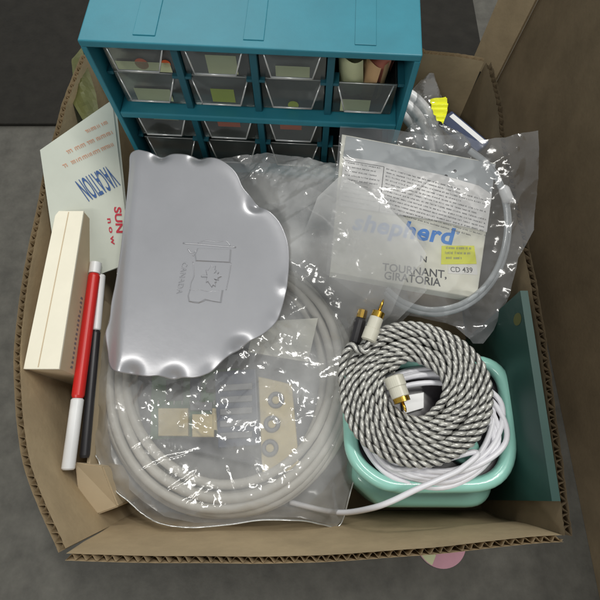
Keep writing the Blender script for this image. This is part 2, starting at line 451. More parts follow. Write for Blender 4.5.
for t in range(2):
    zt = H-.55 if t == 0 else H-tier; zb = H-tier*(t+1)+.62
    for (a, b) in ((cols[0][1],cols[1][0]),(cols[1][1],cols[2][0]),(cols[2][1],cols[3][0])):
        bm = BM(); mdl = (a+b)/2
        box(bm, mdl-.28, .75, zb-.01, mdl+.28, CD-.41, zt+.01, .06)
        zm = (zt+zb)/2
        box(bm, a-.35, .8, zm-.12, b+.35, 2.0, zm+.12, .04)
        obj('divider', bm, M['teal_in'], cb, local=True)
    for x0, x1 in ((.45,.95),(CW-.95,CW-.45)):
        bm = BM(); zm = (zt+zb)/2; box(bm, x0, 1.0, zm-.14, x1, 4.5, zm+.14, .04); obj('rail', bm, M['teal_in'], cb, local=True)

def drawer(x0, x1, z0, hgt, yf, stickers):
    w_ = x1-x0; bm = BM(); th = .1
    box(bm, x0, yf, z0, x1, yf+th, z0+hgt); box(bm, x0, yf+th, z0, x0+th, CD-.8, z0+hgt*.92)
    box(bm, x1-th, yf+th, z0, x1, CD-.8, z0+hgt*.92); box(bm, x0+th, yf+th, z0, x1-th, CD-.8, z0+th)
    d = obj('drawer', bm, M['clear'], cb, local=True)
    # scoop-shaped pull: a sloping trapezium plate with raised cheeks
    bm = BM(); i0, i1 = x0+.25, x1-.25; j0, j1 = x0+.95, x1-.95; zt = z0+hgt-.1; yo = yf-.95; zl = z0+hgt*.36
    a, b, c_, e = Vector((i0,yf-.01,zt)), Vector((i1,yf-.01,zt)), Vector((j1,yo,zl)), Vector((j0,yo,zl))
    n = Vector((0,.05,.06)); face(bm, [a,b,c_,e]); 
    pl = obj('pull', bm, M['clear'], d, local=True)
    bm = BM(); tube(bm, [a,e], .07, 6); tube(bm, [e,c_], .085, 6); tube(bm, [c_,b], .07, 6); tube(bm, [a+Vector((-.2,0,.08)),b+Vector((.2,0,.08))], .05, 5)
    obj('pull_edge', bm, M['clear_edge'], pl, local=True, smooth=True)
    for (kind, fx, fz, sw, sh) in stickers:
        bm = BM(); cx = x0+w_*fx; cz = z0+hgt*fz
        if kind.startswith('dot'):
            face(bm, [(cx+sw*math.cos(q*PI/10), yf-.03, cz+sw*math.sin(q*PI/10)) for q in range(20)])
        else:
            face(bm, [(cx-sw/2, yf-.03, cz-sh/2),(cx+sw/2, yf-.03, cz-sh/2),(cx+sw/2, yf-.03, cz+sh/2),(cx-sw/2, yf-.03, cz+sh/2)])
        mm = {'paper':'label','green':'label_green','orange':'label_orange','dotr':'label_orange','dotg':'label_green'}[kind]
        obj('sticker', bm, M[mm], d, local=True)
hr = 3.15
r1, r2 = H-.55-.1-hr, H-tier+.72
r3, r4 = H-tier-.15-hr, H-2*tier+.72
drawer(*cols[0], r1, hr, YF, [('paper',.52,.22,4.2,.9),('dotr',.5,.3,.52,0),('dotr',.88,.34,.35,0)])
drawer(*cols[1], r1, hr, YF, [('paper',.58,.38,2.3,1.7)])
drawer(*cols[2], r1, hr, YF, [('paper',.5,.24,2.6,1.2)])
drawer(*cols[0], r2, hr, YF, [('paper',.5,.28,3.0,1.3)])
drawer(*cols[1], r2, hr, YF, [('green',.5,.36,1.9,1.4)])
drawer(*cols[2], r2, hr, YF, [('dotg',.5,.14,.45,0)])
drawer(*cols[3], r2, hr, YF-.1, [('paper',.38,.26,2.4,1.3)])
drawer(*cols[0], r3, hr, YF, [('paper',.55,.75,2.2,.7)])
drawer(*cols[1], r3, hr, YF, [('orange',.5,.62,2.0,.9)])
drawer(*cols[2], r3, hr, YF, [('orange',.45,.62,1.9,.9)])
for k in range(4): drawer(*cols[k], r4, hr, YF, [])
cmat = Matrix.Rotation(yaw, 4, 'Z')
def cabw(x, y, z): return Vector((-15.6, 28.05, GZ+.5)) + cmat @ Vector((x, y, z))
# rolled papers stuffed into the top right drawer
pr = thing('paper_roll', 'crumpled roll of cream and pink paper stuffed in the top right drawer bay', 'paper roll', cabw(20.2, 3.5, r2+.2))
def curl(bm, c, r, ax, a0, a1, ln, wob=0):
    ax = Vector(ax).normalized(); s = ax.cross(Vector((0,1,0))).normalized(); u = s.cross(ax)
    prev = None
    for i in range(25):
        a = a0+(a1-a0)*i/24; rr = r*(1-.12*i/24)
        p = Vector(c)+s*rr*math.cos(a)+u*rr*math.sin(a)
        q = (bm.verts.new(p), bm.verts.new(p+ax*ln+s*wob*math.sin(a*2)))
        if prev: bm.faces.new((prev[0], q[0], q[1], prev[1]))
        prev = q
bm = BM(); curl(bm, cabw(19.9,3.0,r2+1.4), 1.25, (-.1,-.25,1), -2.2, 3.6, 4.3, .2); obj('cream_sheet', bm, M['label'], pr, smooth=True)
bm = BM(); curl(bm, cabw(21.3,2.6,r2+.9), 1.05, (.05,-.15,1), -1.6, 4.2, 4.0, .2); obj('kraft_sheet', bm, M['kraft'], pr, smooth=True)
bm = BM(); curl(bm, cabw(21.6,3.2,r2+2.6), 1.2, (.12,-.2,1), -2, 3.6, 3.0, .2); obj('rose_sheet', bm, M['rose'], pr, smooth=True)

# ------------------------------------------------------------------ big bag: grey cable coil, boards, film
cc = P(228, 372, 18)
def coil_pt(a, rx, ry, z, cx=0, cy=0): return Vector((cc.x+cx+rx*math.cos(a), cc.y+cy+ry*math.sin(a), z-.6))
bm = BM(); pts = []
turns = [(10.9,11.5,18.2,0,0),(10.2,10.9,18.6,.2,.3),(11.4,11.5,17.3,.1,-.4),(9.5,10.0,18.3,.1,.5),(10.6,11.3,17.6,.2,-.6),(11.6,11.6,16.8,0,-.4),(9.0,10.6,17.2,-.1,.2)]
N_ = 64
for k, (rx, ry, z, ox, oy) in enumerate(turns):
    nx = turns[(k+1) % len(turns)]
    for i in range(N_):
        f = sm(.75, 1, i/N_) if k < len(turns)-1 else 0
        a = PI*.55 - 2*PI*i/N_
        L_ = [p+(q-p)*f for p, q in zip((rx,ry,z,ox,oy), nx)]
        wv = .25*noise.noise(Vector((math.cos(a)*1.3+k*5, math.sin(a)*1.3, k*2.2)))
        pts.append(coil_pt(a, L_[0]+wv, L_[1]+wv, L_[2]+.15*math.sin(a*3+k), L_[3], L_[4]))
tube(bm, pts, .43, 10)
tag(obj('cable_coil', bm, M['cable'], smooth=True), 'thick grey cable coiled in a wide ring inside the clear bag', 'cable')
# boards inside the ring
bt = thing('circuit_board', 'green circuit board with beige sockets seen through the clear bag', 'circuit board', P(200,420,16.4))
bm = BM(); prism(bm, pix([(152,372),(240,368),(236,432),(150,440)], 16.8), 16.4, 16.8, .04); obj('board', bm, M['pcb'], bt)
for (a, b, c_, d) in ((158,408,188,436),(192,414,214,437),(212,408,232,430)):
    bm = BM(); prism(bm, pix([(a,b),(c_,b),(c_,d),(a,d)], 17.4), 16.81, 17.4, .08); obj('socket', bm, M['beige'], bt)
for (a, b, c_, d, m_) in ((166,380,182,400,'black'),(190,378,200,400,'navy'),(206,380,214,392,'black'),(190,402,212,410,'grey_pl')):
    bm = BM(); prism(bm, pix([(a,b),(c_,b),(c_,d),(a,d)], 17.2), 16.81, 17.2, .05); obj('chip', bm, M[m_], bt)
bm = BM()
for i in range(9): 
    q = P(158+i*8, 404.5, 16.9); tube(bm, [q, q+Vector((0,.35,.0))], .07, 6)
obj('solder_row', bm, M['silver'], bt)
nv = thing('connector_block', 'dark navy plastic block beside the beige connector plate in the bag', 'connector', P(232,420,16))
bm = BM(); prism(bm, pix([(214,372),(256,368),(260,445),(218,448)], 18), 16, 18, .15); obj('body', bm, M['navy'], nv)
bm = BM()
for i in range(5):
    q = [(220,385+i*12),(252,383+i*12),(252,389+i*12),(220,391+i*12)]
    prism(bm, pix(q, 18.2), 17.99, 18.2, .05)
obj('rib', bm, M['grey_pl'], nv)
bg = thing('socket_plate', 'beige socket plate with round holes seen through the bag', 'socket plate', P(272,425,16))
bm = BM(); prism(bm, pix([(258,376),(292,384),(300,470),(262,474)], 17.8), 16.6, 17.8, .15); obj('plate', bm, M['beige'], bg)
for (a, b) in ((272,424),(270,448),(276,400)):
    bm = BM(); q = P(a,b,17.85); rr = .55
    tube(bm, [q+Vector((rr*math.cos(t*PI/12), rr*math.sin(t*PI/12), .05)) for t in range(24)], .2, 6, closed=True); obj('ring', bm, M['grey_pl'], bg, smooth=True)
bm = BM(); prism(bm, pix([(255,322),(318,318),(308,362),(248,352)], 18.4), 18.3, 18.4); 
tag(obj('paper_card', bm, M['cream']), 'blank cream card inside the bag below the metal plate', 'card')
bm = BM(); prism(bm, pix([(140,440),(300,476),(330,400),(300,250),(150,250),(128,350)], 15.5), 14.8, 15.5, .3)
tag(obj('foam_pad', bm, M['grey_pl']), 'grey pad at the bottom of the clear bag', 'pad')

bag_px = [(97,352),(93,400),(95,455),(106,484),(128,504),(152,521),(185,528),(225,526),(262,521),(300,522),(322,527),(338,531),(346,523),(352,498),(359,470),
          (364,440),(360,400),(366,360),(384,335),(402,318),(420,300),(414,268),(418,262),(400,240),(370,208),(338,176),(300,158),(268,148),(238,151),(205,152),(160,160),(128,180),(118,240),(112,300)]
bag_poly = pix(bag_px, 19.5)
kp = P(395,232,22)
def bag_z(x, y, d):
    dx, dy = (x-cc.x)/10.8, (y-cc.y)/11.8; r = math.hypot(dx, dy)
    z = 18.85 + .75*math.exp(-((r-1)/.22)**2) - 1.5*sm(1.12, 1.5, r)*(1 if y < cc.y+4 else 0)
    near = sm(16, 2, math.hypot(x-kp.x, (y-kp.y)*.9)); z += 3.9*near
    up = sm(16, 24, y); z += .5*up*sm(-6, 2, x)
    z += crumple(x, y, 2.6, .95*(1-.75*near), .6, 1.5) - .2
    z -= .5*sm(1.2, 0, d)*(1 if y < 5 else .3)
    return z
LEAN = (19.5, lean_bag)
bag = BM(); sheet(bag, bag_poly, bag_z, .24)
bag = tag(obj('plastic_bag', bag, M['film'], smooth=True, recalc=False), 'big crumpled clear plastic bag wrapped around the grey cable ring', 'bag')
bk_ = bag.data.attributes.new('milk', 'FLOAT', 'POINT')
for i_, v_ in enumerate(bag.data.vertices):
    q = v_.co/S + ORG[bag]
    bk_.data[i_].value = 1 + .35*sm(.9,.6,math.hypot((q.x-cc.x)/10.8,(q.y-cc.y)/11.8)) + .35*noise.noise(Vector((q.x/4, q.y/4, 3))) + 1.0*sm(13, 19, q.y)*sm(-7, -2, q.x)*sm(8, 3, q.x)
bm = BM(); sheet(bm, [(x, y) for x, y in bag_poly], lambda x, y, d: 15.9-1.5*sm(0,2,d)+.3*crumple(x,y,9), .9)
ORG_b = ORG[bag]; obj('underside', bm, M['film_low'], bag, smooth=True, recalc=False)
# milky folded corner over the label packet
fl_px = [(300,240),(318,196),(340,178),(356,190),(384,213),(404,232),(424,258),(420,266),(404,282),(392,312),(372,330),(345,318),(318,285)]
bm = BM(); sheet(bm, pix(fl_px, 23), lambda x, y, d: bag_z(x,y,5)*.35+.65*(19.5+4.0*sm(17,2,math.hypot(x-kp.x,(y-kp.y)*.9)))+.45+.14*crumple(x,y,6.1,1,2.2), .3)
fl_a, fl_b = P(330,300,23), P(392,222,23)
fl_mk = [max(0,min(1,((v.co-fl_a).xy.dot((fl_b-fl_a).xy)/(fl_b-fl_a).xy.length_squared)))*sm(0,.6,((v.co-P(318,250,23)).xy.length-1.5)/4) for v in bm.verts]
fo = obj('folded_corner', bm, M['film_hazy'], bag, smooth=True, recalc=False)
fa = fo.data.attributes.new('milk', 'FLOAT', 'POINT')
for i_, v_ in enumerate(fl_mk): fa.data[i_].value = v_
LEAN = None
# seam: bright rolled edge of the bag along the front and right
bm = BM()
seam = [P(*q, 19.5) for q in bag_px[2:16]]
sp = []
for q in spline(seam, 10):
    sp.append(Vector((q.x, q.y, bag_z(q.x, q.y, 0)+.03)))
tube(bm, sp, .06, 5); obj('seam', bm, M['clear_edge'], bag, smooth=True)

# ------------------------------------------------------------------ embossed metal plate
pl_px = [(128,147.5),(144,150),(160,153),(178,153),(197,155),(217,158),(229,165),(237,174),(243,187),(252,197),(262,206),(272,213),(281,224),(288,243),(289,266),(286,291),(278,318),
         (264,333),(247,342),(236,350),(225,358),(213,369.5),(203,375),(193,377.5),(181,377),(170,378),(158,375.5),(146,376),(130,373),(116,371),(107,365),(104,348),(102,331),(106,318),(108,300),(112,280),(117,250),(120,225),(124,190),(126,165)]
PZ = 22.2
bound = [Vector((*P(a,b,PZ)[:2], 0)) for a, b in pl_px]
bound = spline(bound, 6, closed=True); ctr = Vector((*P(192,262,PZ)[:2], 0))
dents = [(160,153,1),(199,155,1),(256,203,1.1),(129,373,1.1),(172,378,1.1),(240,347,1.1),(286,285,.5),(212,370,.3),(276,318,.3)]
dv = [(Vector((*P(a,b,PZ)[:2],0)), s) for a, b, s in dents]
xl = [P(118,371,PZ).x, P(139,150,PZ).x]
def plate_z(p, f):
    e = sm(.82, 1.0, f)
    z = PZ - .05*e*e + .05*noise.noise(Vector((p.x*.13, p.y*.13, 4)))
    for q, s in dv:
        d = (p-q).length
        z += -.5*s*math.exp(-(d/.75)**2)
    z -= .06*sm(9, 16, (p-ctr).length)
    # left border folded down
    tt = (p.y-P(118,371,PZ).y)/(P(139,150,PZ).y-P(118,371,PZ).y); lx = xl[0]+(xl[1]-xl[0])*tt
    z -= .7*sm(.2, -1.4, p.x-lx)
    return z
fs_ = [0,.1,.2,.3,.4,.5,.58,.65,.71,.76,.8,.83,.86,.885,.91,.93,.95,.965,.98,.99,1]
bm = BM(); rings = []; nb_ = len(bound)
cv = bm.verts.new((ctr.x, ctr.y, plate_z(ctr, 0)))
for f in fs_[1:]:
    rings.append([bm.verts.new((lambda p: (p.x, p.y, plate_z(p, f)))(ctr.lerp(b, f))) for b in bound])
for i in range(nb_): bm.faces.new((cv, rings[0][i], rings[0][(i+1)%nb_]))
for a, b in zip(rings, rings[1:]):
    for i in range(nb_): bm.faces.new((a[i], b[i], b[(i+1)%nb_], a[(i+1)%nb_]))
low = [bm.verts.new(v.co-Vector((0,0,.09))) for v in rings[-1]]
for i in range(nb_): bm.faces.new((rings[-1][i], low[i], low[(i+1)%nb_], rings[-1][(i+1)%nb_]))
LEAN = (PZ, lean_plate)
pt = tag(obj('metal_plate', bm, M['metal'], smooth=True), 'silver metal plate with wavy rim and embossed flag lying on the bag', 'metal plate')
def zpl(p, d=0): return plate_z(Vector((p.x,p.y,0)), .3)+d
def emboss(bm, poly, h, slope=.2):
    pts = [P(a,b,PZ) for a,b in poly]; cx = sum((p for p in pts), Vector())/len(pts)
    a = [bm.verts.new((p.x,p.y,zpl(p,-.02))) for p in pts]
    b = [bm.verts.new(((p+(cx-p).normalized()*slope).x,(p+(cx-p).normalized()*slope).y,zpl(p,h))) for p in pts]
    n = len(pts); bm.faces.new(b)
    for i in range(n): bm.faces.new((a[i],a[(i+1)%n],b[(i+1)%n],b[i]))
def ridge_line(bm, pts, r=.07, closed=False):
    q = spline([P(a,b,PZ) for a,b in pts], 4, closed); tube(bm, [Vector((p.x,p.y,zpl(p,-r*.3))) for p in q], r, 8, closed=closed)
bm = BM()
emboss(bm, [(197,248),(232,249.5),(231,263),(195,261.5),(194,255)], .1); obj('flag_band', bm, M['metal'], pt); bm = BM()
emboss(bm, [(189,290),(200,289),(210,291),(224,290),(222,303),(214,302),(206,301),(198,304),(188,302),(187,296)], .1)
obj('flag_band', bm, M['metal'], pt)
bm = BM()
ridge_line(bm, [(183,243.2),(200,244.4),(218,246),(236,247.4)], .09)
ridge_line(bm, [(193,262),(194,275),(191,283),(190,290)], .06); ridge_line(bm, [(231,263),(229,276),(226,290)], .06)
ridge_line(bm, [(198,243),(206,240.5),(216,242),(226,241),(230,246)], .06)
ridge_line(bm, [(188,249),(191,253),(196,251),(193,256)], .08)
obj('flag_outline', bm, M['metal'], pt, smooth=True)
leaf = [(0,1),(.2,.66),(.36,.74),(.3,.3),(.52,.52),(.6,.36),(.92,.42),(.8,.2),(.98,.06),(.5,-.3),(.56,-.48),(.07,-.4),(.06,-.9)]
leaf = leaf + [(-x,y) for x,y in reversed(leaf[1:])]
bm = BM(); emboss(bm, [(211+y*11.5, 276.5+x*12) for x, y in leaf], .1, .12)
obj('maple_leaf', bm, M['metal'], pt)
bm = BM(); a_, b_ = P(182.5,262.5,PZ), P(176.5,293.5,PZ)
a_.z = zpl(a_); b_.z = zpl(b_); text(bm, 'CANADA', a_, b_, .5, off=-.005, lift=-.03, thick=.1, space=1.15)
obj('lettering', bm, M['metal'], pt)

LEAN = None
# ------------------------------------------------------------------ card packet with label (right)
KZ = 22.6
pk = thing('card_packet', 'cream card pack with blue wordmark and yellow price sticker in clear film', 'card pack', P(420,220,KZ-1.2))
LEAN = (KZ, lean_card)
bm = BM(); prism(bm, pix([(342,134),(496,163),(477,298),(330,272)], KZ), KZ-1.1, KZ, .08); obj('card', bm, M['cream'], pk)
bm = BM(); prism(bm, pix([(346,137),(495,165),(491,196),(478,187),(440,176),(382,164),(343,158)], KZ), KZ+.01, KZ+.12); obj('grey_header', bm, M['clear_cable'], pk)
for q in ((455,171),(446,176)):
    bm = BM(); c = P(*q, KZ+.14); face(bm, [c+Vector((.16*math.cos(t*PI/8),.16*math.sin(t*PI/8),0)) for t in range(16)]); obj('hole', bm, M['black'], pk)
lf = BM(); prism(lf, pix([(344,158),(382,164),(440,176),(478,187),(491,196),(486,233),(440,222),(380,213),(338,206)], KZ), KZ+.125, KZ+.2)
lf = obj('leaflet', lf, M['white'], pk)
def lines(bm, p0, p1, p2, n, z, seed, hgt=.13):
    """rows of illegible fine print: p0 top left, p1 top right, p2 bottom left (px)"""
    r = random.Random(seed); A, B, D = P(*p0, z), P(*p1, z), P(*p2, z)
    u = (B-A); v = (D-A); W = u.length; un = u.normalized(); vn = -v.normalized()
    for i in range(n):
        o = A+v*(i/n); x = r.uniform(0,.1); end = W*(1 if r.random() > .2 else r.uniform(.6,.95))
        while x < end-.1:
            for k in range(r.randint(2,8)):
                if x > end: break
                w_ = r.uniform(.05,.1); t = r.random()
                q = o+un*x
                hh = hgt*(1 if t < .75 else 1.35)
                def rect(a,b,c_,d): face(bm, [q+un*a+vn*b, q+un*c_+vn*b, q+un*c_+vn*d, q+un*a+vn*d])
                rect(0,0,.028,hh)
                if t < .6: rect(w_-.025,0,w_,hgt)
                if t < .8: rect(.029, (hgt-.028) if t<.4 else 0, w_-.026, hgt if t<.4 else .028)
                x += w_+.03
            x += .1
bm = BM(); lines(bm, (386,169.5),(486,197.5),(381,214), 12, KZ+.215, 4); lines(bm, (346,163),(380,169),(340,205), 10, KZ+.215, 5)
A_ = [(384,167),(379,212)]; tube(bm, [P(*q, KZ+.215) for q in A_], .03, 4); tube(bm, [P(*q, KZ+.215) for q in ((345,160.5),(384,167))], .025, 4)
obj('fine_print', bm, M['ink'], lf, recalc=False)
bm = BM(); text(bm, 'shepherd', P(352,229,KZ), P(455,245,KZ), 1.75, off=.03, shear=.18, space=1.06, lift=.02); obj('wordmark', bm, M['logo'], pk)
bm = BM(); q = P(458,233,KZ+.03); tube(bm, [q+Vector((.1*math.cos(t*PI/6),.1*math.sin(t*PI/6),0)) for t in range(12)], .025, 4, closed=True); obj('trademark_ring', bm, M['logo'], pk)
bm = BM()
text(bm, 'N', P(420,261.5,KZ), P(426.5,262.5,KZ), .62, off=.012, lift=.02)
text(bm, 'TOURNANT,', P(382,270.5,KZ), P(446.5,278.5,KZ), .78, off=.014, lift=.02)
text(bm, 'GIRATORIA', P(384,279,KZ), P(440.5,286.5,KZ), .78, off=.014, lift=.02)
obj('printed_words', bm, M['ink'], pk)
st = BM(); prism(st, pix([(441.5,246),(474,246),(476.5,264),(441,264.5)], KZ), KZ+.01, KZ+.05); st = obj('price_sticker', st, M['yellow'], pk)
bm = BM()
for i in range(3): lines(bm, (445,249+i*5),(471,249.5+i*5),(445,254+i*5), 1, KZ+.06, 20+i, .2)
obj('faint_print', bm, M['ink_grey'], st, recalc=False)
st2 = BM(); prism(st2, pix([(448,265),(476.5,264.5),(477.5,275),(448,273.5)], KZ), KZ+.01, KZ+.045); st2 = obj('code_sticker', st2, M['white'], pk)
bm = BM(); text(bm, 'CD 439', P(450.5,272,KZ), P(472.5,273,KZ), .52, off=.004, lift=.055); obj('code', bm, M['ink'], st2)
# clear cable loop around the card
bm = BM(); pts = []
lp = [(470,150),(490,166),(503,190),(509,222),(504,258),(488,288),(462,308),(430,314),(402,306),(385,292)]
for k, (sx, dz) in enumerate(((1,0),(.965,.25))):
    c = P(420,225,22)
    q = [P(*p, 22.4) for p in lp]; q = [c+(p-c)*sx+Vector((0,0,dz)) for p in q]
    tube(bm, spline(q, 8), .26, 8)
lc = tag(obj('cable_loop', bm, M['clear_cable'], smooth=True), 'clear-sheathed cable curving round the edge of the card pack', 'cable')
bm = BM(); a, b = P(503,188,22.9), P(509,203,22.9); tube(bm, [a, a.lerp(b,.15), a.lerp(b,.85), b], lambda t: .5 if .1 < t < .9 else .4, 12)
obj('ferrule', bm, M['white_pl'], lc, smooth=True)
pk_px = [(340,128),(372,128),(420,136),(462,134),(474,142),(500,146),(530,142),(531,200),(528,236),(514,262),(508,296),(494,330),(484,343),(474,343),(455,326),(420,318),(392,312),(350,290),(326,274)]
kq = P(425,250,23)
def pack_z(x, y, d):
    rx = x-P(420,220,22).x
    z = 23.0 + crumple(x, y, 3.7, .95*(.45+.55*sm(3.2,7,math.hypot((x-kq.x)*.8, y-kq.y))), .75, .8) + .9*sm(5.5, 8.5, rx)*sm(8, 16, y) - 1.6*sm(10.5, 5.5, y)
    return z
bm = BM(); sheet(bm, pix(pk_px, 23), pack_z, .22)
obj('film_sleeve', bm, M['film_pack'], pk, smooth=True, recalc=False)

LEAN = None
# ------------------------------------------------------------------ cables in the back right corner
wc = BM()
for k, q in enumerate(([(384,86),(408,94),(424,108),(434,126),(440,142),(444,160)], [(384,95),(404,103),(418,116),(427,132),(432,150),(436,166)], [(384,104),(400,112),(412,124),(420,140),(424,160)])):
    tube(wc, spline([P(a, b, 23.5-.5*k-5*(i_/(len(q)-1))**2) for i_, (a, b) in enumerate(q)], 8), .55, 10)
wc = tag(obj('white_cable', wc, M['white_pl'], smooth=True), 'thick white cables curving beside the teal cabinet with a yellow tag', 'cable')
bm = BM()
yt = pix([(430,100),(446,96),(448,104),(447,113),(443,124),(437,120),(432,110)], 24.6)
sheet(bm, yt, lambda x, y, d: 24.6+.12*math.sin(y*9), .18)
obj('yellow_tag', bm, M['yellow'], wc, recalc=False)
sb_px = [(416,78),(426,66),(440,64),(446,84),(449,100),(452,118),(470,126),(480,140),(476,152),(446,156),(420,150),(400,140),(402,124),(418,110)]
bm = BM(); sheet(bm, pix(sb_px, 24.8), lambda x, y, d: 24.3+crumple(x,y,5.5,1.0)-1.5*sm(.8,0,d), .25)
tag(obj('plastic_bag', bm, M['film_pack'], recalc=False), 'small clear bag around the white cables in the back right corner', 'bag')
nv = BM(); q0, q1 = P(446,114,23.2), P(484,146,23.2)
dd = (q1-q0).normalized(); s_ = Vector((-dd.y, dd.x, 0))
Mx = Matrix(((dd.x, s_.x, 0, q0.x),(dd.y, s_.y, 0, q0.y),(0,0,1,22.2),(0,0,0,1)))
Lq = (q1-q0).length
box(nv, 0, -.9, 0, Lq, .9, .9, .15, Mx)
nv = tag(obj('cassette_case', nv, M['navy']), 'dark blue case with a pale stripe wedged behind the card pack', 'case')
bm = BM(); box(bm, .4, .1, .905, Lq-.3, .65, .93, 0, Mx); obj('pale_stripe', bm, M['white_pl'], nv)

# ------------------------------------------------------------------ mint caddy, cord, twisted cable
ty = thing('plastic_caddy', 'mint green plastic caddy with rounded rim under the cable coils', 'caddy', P(430,430,GZ+.6))
def rounded(poly, r, n=7):
    out = []; m = len(poly); pv = [Vector(p) for p in poly]
    for i in range(m):
        p, a, b = pv[i], pv[i-1], pv[(i+1)%m]; da, db = (a-p), (b-p)
        rr = min(r if not isinstance(r, (list,tuple)) else r[i], da.length*.48, db.length*.48)
        s, e = p+da.normalized()*rr, p+db.normalized()*rr
        for k in range(n+1):
            t = k/n; out.append(s*(1-t)**2+p*2*t*(1-t)+e*t*t)
    return out
TZ = 20.6
fr_px = [(504,362),(511,484.5),(384,485.5),(352,460),(347,362)]
frame = rounded([P(a,b,TZ) for a,b in fr_px], [3,3.4,1.6,2,3], 10)
bm = BM(); tube(bm, frame, .6, 16, closed=True, flat=(1,1.1)); obj('rim', bm, M['mint'], ty, smooth=True)
bm = BM(); prism(bm, [p[:2] for p in frame], TZ-1.2, TZ-.55); obj('tray_floor', bm, M['smoke'], ty)
bd = rounded([Vector((*P(a,b,18.4)[:2],0)) for a,b in [(495,360),(496,509),(381,508.5),(351,481),(345,360)]], [1,2.2,.6,.6,1], 8)
bm = BM(); bc = sum((Vector((p[0],p[1])) for p in bd), Vector((0,0)))/len(bd); rg = []
for d_, z in ((.0,GZ+.6),(0,17.2),(.06,17.7),(.22,18.1),(.5,18.35),(.9,18.42),(2,18.44)):
    rg.append([bm.verts.new((p[0]+(bc-Vector(p[:2])).normalized().x*d_, p[1]+(bc-Vector(p[:2])).normalized().y*d_, z)) for p in bd])
for A, B in zip(rg, rg[1:]):
    for i in range(len(bd)): bm.faces.new((A[i],A[(i+1)%len(bd)],B[(i+1)%len(bd)],B[i]))
bm.faces.new(rg[-1]); obj('base', bm, M['mint'], ty, smooth=True)
kb = BM(); q = P(463,449,TZ-.5); 
for (r, z) in ((1.15,0),):
    pr_ = [(1.2,0),(1.2,.5),(1.05,.72),(.6,.8)]
    rg = [[kb.verts.new((q.x+a*math.cos(t*PI/12), q.y+a*math.sin(t*PI/12), q.z+b)) for t in range(24)] for a, b in pr_]
    for A, B in zip(rg, rg[1:]):
        for i in range(24): kb.faces.new((A[i],A[(i+1)%24],B[(i+1)%24],B[i]))
    kb.faces.new(rg[-1])
obj('knob', kb, M['mint'], ty, smooth=True)
# white cord: loops in the tray, tail running to the lower left
bm = BM(); pts = []
rn = random.Random(5); kc = P(430,423.5,21)
for k in range(10):
    ax, ay = 5.55+rn.uniform(-.8,.4), 4.35+rn.uniform(-.9,.35); ox, oy = rn.uniform(-.4,.4), rn.uniform(-.25,.15)
    for i in range(28):
        a = 2*PI*i/28; f = i/28
        pts.append(Vector((kc.x+ox+ax*math.cos(a), kc.y+oy+ay*math.sin(a), 20.75+.08*k+.3*rn.random())))
pts = pts[14:-4]
tail = [P(474,452,21.8), P(462,468,22.1), P(440,479,22.3), P(415,490,22.3), P(392,501,21.9), P(372,508,20.8), P(345,512.5,18.2), P(322,510,16.4), P(290,502,15.9)]
sp = []
for i in range(0, len(pts)-3, 4): sp.append(pts[i])
tube(bm, spline(sp+tail, 9), .23, 8)
tag(obj('white_wire', bm, M['cord'], smooth=True), 'thin white cord looped in the mint caddy with its tail trailing left', 'wire')

tw = thing('twisted_cable', 'flat spiral coil of twisted silver and black cable with gold plugs', 'cable', P(419,392,21.6))
ctw = P(416.5,388,23)
def sp_path(r0, r1, turns_, a0, z0, lift):
    n = int(turns_*90); out = []
    for i in range(n+1):
        t = i/n; a = a0 - 2*PI*turns_*t; r = r0+(r1-r0)*t
        wob = .2*noise.noise(Vector((math.cos(a)*1.6+t*9, math.sin(a)*1.6, t*7)))
        ex = 1+.02*math.cos(a)
        off = Vector((-.1,.15,0))*(1-t)
        out.append(Vector((ctw.x+(r+wob)*ex*math.cos(a), ctw.y+(r+wob)*.98*math.sin(a), z0+lift*math.sin(PI*min(1,t*1.0))+wob*1.3))+off)
    return out
def resample(pts, step):
    out = [pts[0]]; acc = 0
    for a, b in zip(pts, pts[1:]):
        d = (b-a).length
        while acc+d >= step:
            f = (step-acc)/d; a = a.lerp(b, f); out.append(a.copy()); d = (b-a).length; acc = 0
        acc += d
    return out
tp = sp_path(2.25, 6.0, 6.9, .8*PI, 22.5, .35)
lead = spline([tp[-1], Vector((ctw.x-5.95, ctw.y+1.4, 22.75)), Vector((ctw.x-5.3, ctw.y+3.3, 23.3)), P(364.5,351,23.7), P(368,340,24)], 12)
top = resample(tp + lead[1:], .15)
low_ = resample(sp_path(2.5, 5.6, 5.0, 2.2, 21.9, .2), .15)
def strands(path, ph0, r_off, r, bm, period=1.5):
    d = 0; out = []
    for i, p in enumerate(path):
        t = (path[min(len(path)-1,i+1)]-path[max(0,i-1)]).normalized(); s = t.cross(Vector((0,0,1))).normalized(); u = s.cross(t)
        if i: d += (p-path[i-1]).length
        a = ph0-2*PI*d/period+.9*noise.noise(Vector((d*.22, 1, 7)))
        out.append(p+s*r_off*math.cos(a)+u*r_off*math.sin(a))
    tube(bm, out, r, 6)
bs, bk = BM(), BM()
for path in (top, low_):
    for ph in (0, PI): strands(path, ph, .175, .185, bs)
    for ph in (PI/2, 3*PI/2): strands(path, ph, .19, .08, bk)
obj('silver_strand', bs, M['silver'], tw, smooth=True); obj('black_strand', bk, M['black_wire'], tw, smooth=True)
